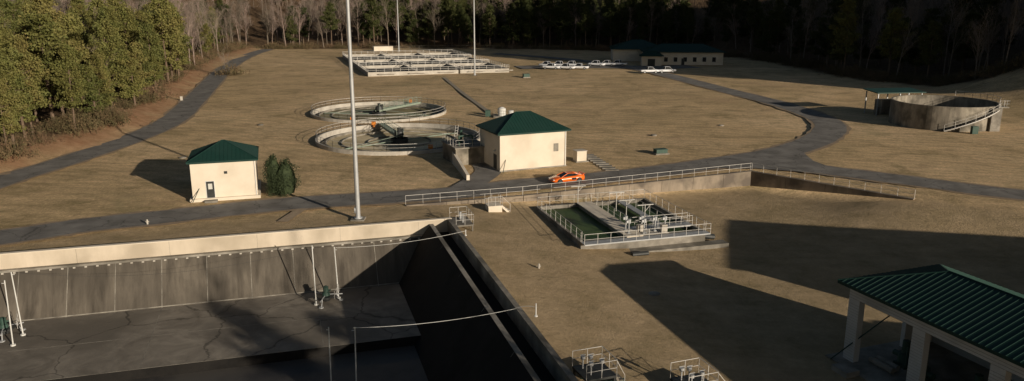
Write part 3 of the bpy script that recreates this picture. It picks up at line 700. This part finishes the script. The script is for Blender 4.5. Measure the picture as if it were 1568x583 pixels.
# ------------------------------------------------------------ vehicles
def car(name,x,y,rz,paint,kind):
    e=E(name,(x,y,.06),rz)
    if kind=="coupe":
        S=[(-2.2,.62,.42,.72),(-2.1,.86,.25,.86),(-1.6,.95,.2,.93),(-.9,.93,.2,.88),(0,.92,.2,.84),(.8,.93,.2,.80),(1.4,.95,.2,.76),(1.95,.86,.22,.62),(2.25,.6,.3,.48)]
        G=[(-1.75,.62,.9,.9),(-.95,.62,.88,1.12),(-.35,.6,.86,1.2),(.15,.6,.84,1.19),(1.05,.66,.79,.80)]
        wr,wx=.34,(-1.35,1.32)
    else:
        S=[(-2.85,.90,.5,1.02),(-2.8,.95,.42,1.05),(-1.9,.97,.4,1.05),(-.7,.97,.36,1.06),(.4,.97,.36,1.06),(1.3,.97,.38,1.08),(2.3,.96,.38,1.04),(2.75,.9,.42,.95),(2.85,.8,.5,.8)]
        G=[(-.75,.86,1.05,1.06),(-.6,.76,1.05,1.82),(.1,.75,1.06,1.88),(.75,.74,1.06,1.84),(1.5,.84,1.06,1.1)]
        wr,wx=.4,(-1.75,1.75)
    q=Mesh(); vs=[];ns=len(S)
    for sx,hw,zb,zs in S:
        vs+=[(sx,-hw*.9,zb),(sx,-hw,zb+(zs-zb)*.45),(sx,-hw*.96,zs-.06),(sx,-hw*.8,zs),(sx,0,zs+.03),(sx,hw*.8,zs),(sx,hw*.96,zs-.06),(sx,hw,zb+(zs-zb)*.45),(sx,hw*.9,zb)]
    fs=[]
    for i in range(ns-1):
        for k in range(8): a=i*9+k; fs.append((a,a+9,a+10,a+1))
        fs.append((i*9+8,i*9+17,i*9+9,i*9))
    fs+= [tuple(range(9)),tuple(range((ns-1)*9,ns*9))[::-1]]
    q.add(vs,fs); o=q.obj("body",paint,e,True)
    q=Mesh(); rf=Mesh(); vs=[]
    for gx,hw,zb,zt in G: vs+=[(gx,-hw*1.12,zb-.02),(gx,-hw*.86,zt),(gx,hw*.86,zt),(gx,hw*1.12,zb-.02)]
    fs=[]
    for i in range(len(G)-1):
        for k in range(3): a=i*4+k; fs.append((a,a+4,a+5,a+1))
    q.add(vs,fs); q.obj("windows",M_glass,e)
    for i in range(1,3):
        a,b=G[i],G[i+1]
        rf.hex8([(a[0],-a[1]*.88,a[3]-.01),(b[0],-b[1]*.88,b[3]-.01),(b[0],b[1]*.88,b[3]-.01),(a[0],a[1]*.88,a[3]-.01),(a[0],-a[1]*.8,a[3]+.035),(b[0],-b[1]*.8,b[3]+.035),(b[0],b[1]*.8,b[3]+.035),(a[0],a[1]*.8,a[3]+.035)])
    for sgn in (-1,1):
        for a,b in ((G[0],G[1]),(G[3],G[4])): rf.tube((a[0],sgn*a[1]*(1.1 if a is G[0] else .88),a[3]),(b[0],sgn*b[1]*(.88 if a is G[0] else 1.1),b[3]),.045,n=5)
    rf.obj("roof_panel",paint,e)
    if kind!="coupe": boxobj("bed_liner",M_black,e,-2.7,-.85,-.75,.75,1.06,1.085)
    else:
        q=Mesh(); q.hex8([(-2.2,-.8,1.02),(-1.95,-.8,1.0),(-1.95,.8,1.0),(-2.2,.8,1.02),(-2.2,-.8,1.06),(-1.95,-.8,1.04),(-1.95,.8,1.04),(-2.2,.8,1.06)]); q.box(-2.1,-2.0,-.6,-.55,.85,1.0); q.box(-2.1,-2.0,.55,.6,.85,1.0); q.obj("rear_spoiler",paint,e)
        q=Mesh(); q.box(-.9,-.3,-.965,-.94,.42,.7); q.box(-.9,-.3,.94,.965,.42,.7); q.obj("side_intake",M_black,e)
    q=Mesh(); h=Mesh()
    for a in wx:
        for s in (-1,1):
            q.tube((a,s*.72,wr),(a,s*.975,wr),wr,n=18); h.tube((a,s*.97,wr),(a,s*.985,wr),wr*.6,n=10)
    q.obj("tyres",M_black,e); h.obj("wheels",M_galv if kind!="coupe" else M_dark,e)
    q=Mesh(); x1=S[-1][0]
    for s in (-1,1): q.box(x1-.25,x1-.06,s*.62-.15,s*.62+.15,S[-2][3]-.12,S[-2][3]-.03)
    q.obj("headlights",M_light,e)
car("sports_car",6.9,96.4,22+180,M_orange,"coupe")
random.seed(21)
for i,(x,y,rz) in enumerate([(11.5,258.5,150),(15.6,259.5,148),(19.8,260,152),(12.5,251.5,160),(17.2,250.5,158),(21.5,251,160),(28,262,150),(31.8,263,152),(35.5,263.5,148),(41.5,238.5,12),(46.8,239.5,14)]):
    car("parked_pickup_truck",x,y,rz+U(-4,4),M_carw,"pickup")
# ------------------------------------------------------------ small site furniture
def box_cabinet(name,x,y,w,d,h,m,rz=17):
    e=E(name,(x,y,0),rz); boxobj("pad",M_conc,e,-.2,w+.2,-.2,d+.2,-.15,.1); boxobj("cabinet",m,e,0,w,0,d,.1,h); boxobj("lid",m,e,-.05,w+.05,-.05,d+.05,h,h+.08)
box_cabinet("transformer_box",21.5,114.3,1.8,1.1,.6,M_equip); box_cabinet("utility_box",3.4,226,1.8,1.3,.9,M_equip)
box_cabinet("meter_box",-74.2,175,.5,.4,.9,M_concl)
e=E("chemical_storage_tank",(-2.0,152,0)); q=Mesh(); q.tube((0,0,0),(0,0,1.5),.8,n=16); q.tube((0,0,1.5),(0,0,1.8),.8,.3,n=16); q.tube((1.8,.4,0),(1.8,.4,1.1),.5,n=14); q.obj("tank",M_white,e,False); q=Mesh(); q.box(-1.6,3.0,-1.2,1.4,-.2,.15); q.rail([(-1.5,-1.1,.15),(2.9,-1.1,.15),(2.9,1.3,.15)],sp=1.2); q.obj("pad_and_rail",M_conc,e); q=Mesh(); q.box(-3.2,-2.2,-.4,.4,0,1.2); q.obj("pump_unit",M_equip,e)
e=E("boundary_fence"); q=Mesh(); q.rail([(-60,341,0),(-20,345,0),(20,341,0)],h=1.6,sp=4,r=.04); q.obj("fence_rails",M_conc,e)
box_cabinet("equipment_shed",-58,334,8,4,1.8,M_cream)
# ------------------------------------------------------------ trees
def pine_mesh(h,seed,full=.35,wide=.2):
    random.seed(seed); q=Mesh(); lv=Mesh()
    lean=Vector((U(-.6,.6),U(-.6,.6),0)); P=lambda t: Vector((lean.x*t*t,lean.y*t*t,h*t))
    for i in range(6): q.tube(P(i/6),P((i+1)/6),.24*(1-i/6.6),.24*(1-(i+1)/6.6),n=6,cap=False)
    nb=int(50*h/16)
    side=U(0,6.28)
    for i in range(nb):
        t=full+(1-full)*((i+U(-.5,.5))/nb); t=min(max(t,.22),.985)
        k=max(0,(t-full)/(1-full))
        a=U(0,6.283)
        L=(h*wide)*(max(.0,1-k)**.55)*min(1,.55+k*2.2)*U(.45,1.25)*(1+.22*math.cos(a-side))+.4
        b=P(t); d=Vector((math.cos(a),math.sin(a),U(-.05,.4)+.6*k)).normalized(); en=b+d*L
        q.tube(b,en,.05,.015,n=3,cap=False)
        nc=2+int(L*1.7)
        for j in range(nc):
            f=.35+.7*(j+U(0,.8))/nc; c=b.lerp(en,f)+Vector((U(-.3,.3),U(-.3,.3),U(-.1,.35)))
            rr=U(.5,.9)
            for _ in range(24):
                v=Vector((random.gauss(0,.5),random.gauss(0,.5),random.gauss(0,.33)))*rr
                p=c+v; n=Vector((U(-1,1),U(-1,1),U(-.2,1.2))).normalized(); o=n.orthogonal().normalized()
                s=U(.12,.25); o2=n.cross(o)
                th=U(0,6.28); e1=o*math.cos(th)+o2*math.sin(th); e2=n.cross(e1)
                lv.add([p-e1*s,p+e1*s*1.1,p+e2*s*1.3],[(0,1,2)])
    return q,lv
def bare_mesh(h,seed):
    random.seed(seed); q=Mesh()
    def br(p,d,L,r,lev):
        seg=4 if lev==0 else (3 if lev==1 else 2); pts=[p]; dd=d.copy()
        for i in range(seg):
            dd=(dd+Vector((U(-.16,.16),U(-.16,.16),U(-.03,.13)))*(1 if lev else .35)).normalized(); pts.append(pts[-1]+dd*L/seg)
        for i in range(seg):
            r0=r*(1-.75*i/seg); r1=r*(1-.75*(i+1)/seg); q.tube(pts[i],pts[i+1],r0,r1,n=5 if lev==0 else 3,cap=False)
        if lev>=4: return
        nch=(13,5,4,3)[lev]
        for i in range(nch):
            f=U(.3,1) if lev==0 else U(.2,1); x=f*seg; k=min(int(x),seg-1); b=pts[k].lerp(pts[k+1],x-k)
            a=U(0,6.283); o=dd.orthogonal().normalized(); o2=dd.cross(o); sp=U(.5,1.0) if lev else U(.35,.9)
            nd=(dd+(o*math.cos(a)+o2*math.sin(a))*sp+Vector((0,0,.25))).normalized()
            br(b,nd,L*(U(.28,.45) if lev==0 else U(.4,.62))*(1.15-.4*f),max(r*.36*(1.2-.5*f),.013),lev+1)
    br(Vector((0,0,0)),Vector((U(-.05,.05),U(-.05,.05),1)).normalized(),h*.92,.2,0)
    return q
def brush_mesh(seed):
    random.seed(seed); q=Mesh()
    for i in range(120):
        x,y=random.gauss(0,1.6),random.gauss(0,1.3); h=U(.8,3.2)*(1-min(.6,math.hypot(x,y)/6)); p=Vector((x,y,0)); t=p+Vector((U(-.5,.5),U(-.5,.5),h)); q.tube(p,t,.02,.008,n=3,cap=False)
        for _ in range(7):
            c=p.lerp(t,U(.2,1))+Vector((U(-.25,.25),U(-.25,.25),U(-.2,.2))); s=U(.07,.17)
            q.add([c+Vector((U(-s,s),U(-s,s),U(-s,s)))*1.3 for _ in range(3)],[(0,1,2)])
    return q
def mk(q,name,ms):
    me=bpy.data.meshes.new(name); me.from_pydata(q.v,[],q.f); me.update()
    for m in ms: me.materials.append(m)
    return me
pines=[];shaded_pines=[]
for i,(h,fl,wd) in enumerate(((17,.30,.21),(15,.22,.24),(19,.42,.19),(12,.14,.26),(16,.34,.22),(14,.25,.2))):
    q,lv=pine_mesh(h,100+i,fl,wd); nt_=len(q.f); q.add(lv.v,lv.f); me=mk(q,"pine_tree_mesh",[M_bark,M_pine])
    idx=[0]*nt_+[1]*(len(q.f)-nt_); me.polygons.foreach_set("material_index",idx); pines.append(me)
    if i<4:
        m2=me.copy(); m2.materials[1]=M_shadepine; shaded_pines.append(m2)  # same pines, shade painted into the needles
bares=[mk(bare_mesh(h,200+i),"bare_tree_mesh",[M_gbark]) for i,h in enumerate((16,18,14,17))]
brs=[mk(brush_mesh(300+i),"brush_mesh",[M_brush]) for i in range(3)]
random.seed(5)
forest=E("distant_forest"); under=E("forest_undergrowth"); hillf=E("unseen_hill_forest")
def place(me,name,x,y,s,parent=None,rz=None):
    o=bpy.data.objects.new(name,me); o.location=(x,y,tz(x,y)-.15); o.rotation_euler=(U(-.04,.04),U(-.04,.04),U(0,6.28) if rz is None else rz)
    o.scale=(s*U(.9,1.2),s*U(.9,1.2),s); sc.collection.objects.link(o)
    if parent: o.parent=parent
    return o
def edgept(pl,t):
    L=[math.dist(a,b) for a,b in zip(pl,pl[1:])]; d=t*sum(L)
    for (a,b),l in zip(zip(pl,pl[1:]),L):
        if d<=l: return a[0]+(b[0]-a[0])*d/l,a[1]+(b[1]-a[1])*d/l
        d-=l
    return pl[-1]
cnt=0
def tree_fill(poly,edge,xr,yr,sp,ppine,dmax,sc_=(.8,1.2),plist=None):
    global cnt
    plist=plist or pines
    x=xr[0]
    while x<xr[1]:
        y=yr[0]
        while y<yr[1]:
            px,py=x+U(-.45,.45)*sp,y+U(-.45,.45)*sp
            if inpoly((px,py),poly) and abs(px)<.70*py+14:
                d=pdist((px,py),edge)
                if 3.5<d<dmax:
                    if d<12 and R()<.12: y+=sp; continue
                    p=R()<ppine(px,py,d)
                    nm="pine_tree" if p else "bare_tree"
                    if d<9 and py<200: place(random.choice(plist if p else bares),nm,px,py,U(*sc_)*.86)
                    else: place(random.choice(plist if p else bares),nm,px,py,U(*sc_),forest)
                    cnt+=1
            y+=sp
        x+=sp
tree_fill(LEFTPOLY,LEFT_EDGE,(-230,-50),(50,350),5.6,lambda x,y,d:.88 if y<240 else .2,75,(.66,1.22))
tree_fill(BACKPOLY,BACK_EDGE,(-200,95),(345,470),7.0,lambda x,y,d:.62 if x>-72 else .10,110,(.85,1.25),shaded_pines)
tree_fill(LEFTPOLY,LEFT_EDGE,(-330,-110),(350,560),11,lambda x,y,d:.12,300,(.9,1.2),shaded_pines)
tree_fill(RIGHTPOLY,RIGHT_EDGE,(85,240),(120,400),7,lambda x,y,d:.25 if x>104 else .6,80,(.85,1.3),shaded_pines)
for i in range(150):
    m=U(-60,60); n=U(202,300); x=.69*m+.724*n; y=-.724*m+.69*n
    if abs(x)<.7*y+14: continue
    place(random.choice(pines),"pine_tree",x,y,U(.9,1.3),hillf)  # out-of-view trees added to make the hill's shadow edge ragged
for pl,k in ((LEFT_EDGE,150),(BACK_EDGE,90),(RIGHT_EDGE[:5],110)):
    for i in range(k):
        x,y=edgept(pl,R()); 
        if pl is LEFT_EDGE: x-=U(3.5,12)
        elif pl is BACK_EDGE: y+=U(0,9)
        else: x+=U(0,8); y+=U(0,8)
        place(random.choice(brs),"brush",x,y,U(.7,1.4),under)
place(bares[2],"bare_tree",-84,232,.5); place(brs[0],"bare_shrub",-83.5,234,1.6)
for x,y,s in ((98,233,1.25),(106,222,1.1)): place(pines[0],"pine_tree",x,y,s)
# trees beside the viewpoint, right of the frame
for x,y,s,me in ((23.5,13,.9,pines[4]),(28,17,.85,pines[1]),(33,13,1.0,bares[1]),(26.5,11,.95,bares[3]),(12,-6,.9,pines[2]),(10,-12,1.0,bares[2])):
    place(me,"bare_tree" if me in bares else "pine_tree",x,y,s)
for x,y in ((126,44),(134,38),(118,40),(143,46),(150,36)): place(random.choice(pines),"pine_tree",x,y,.9)
print("trees",cnt,len(bpy.data.objects))
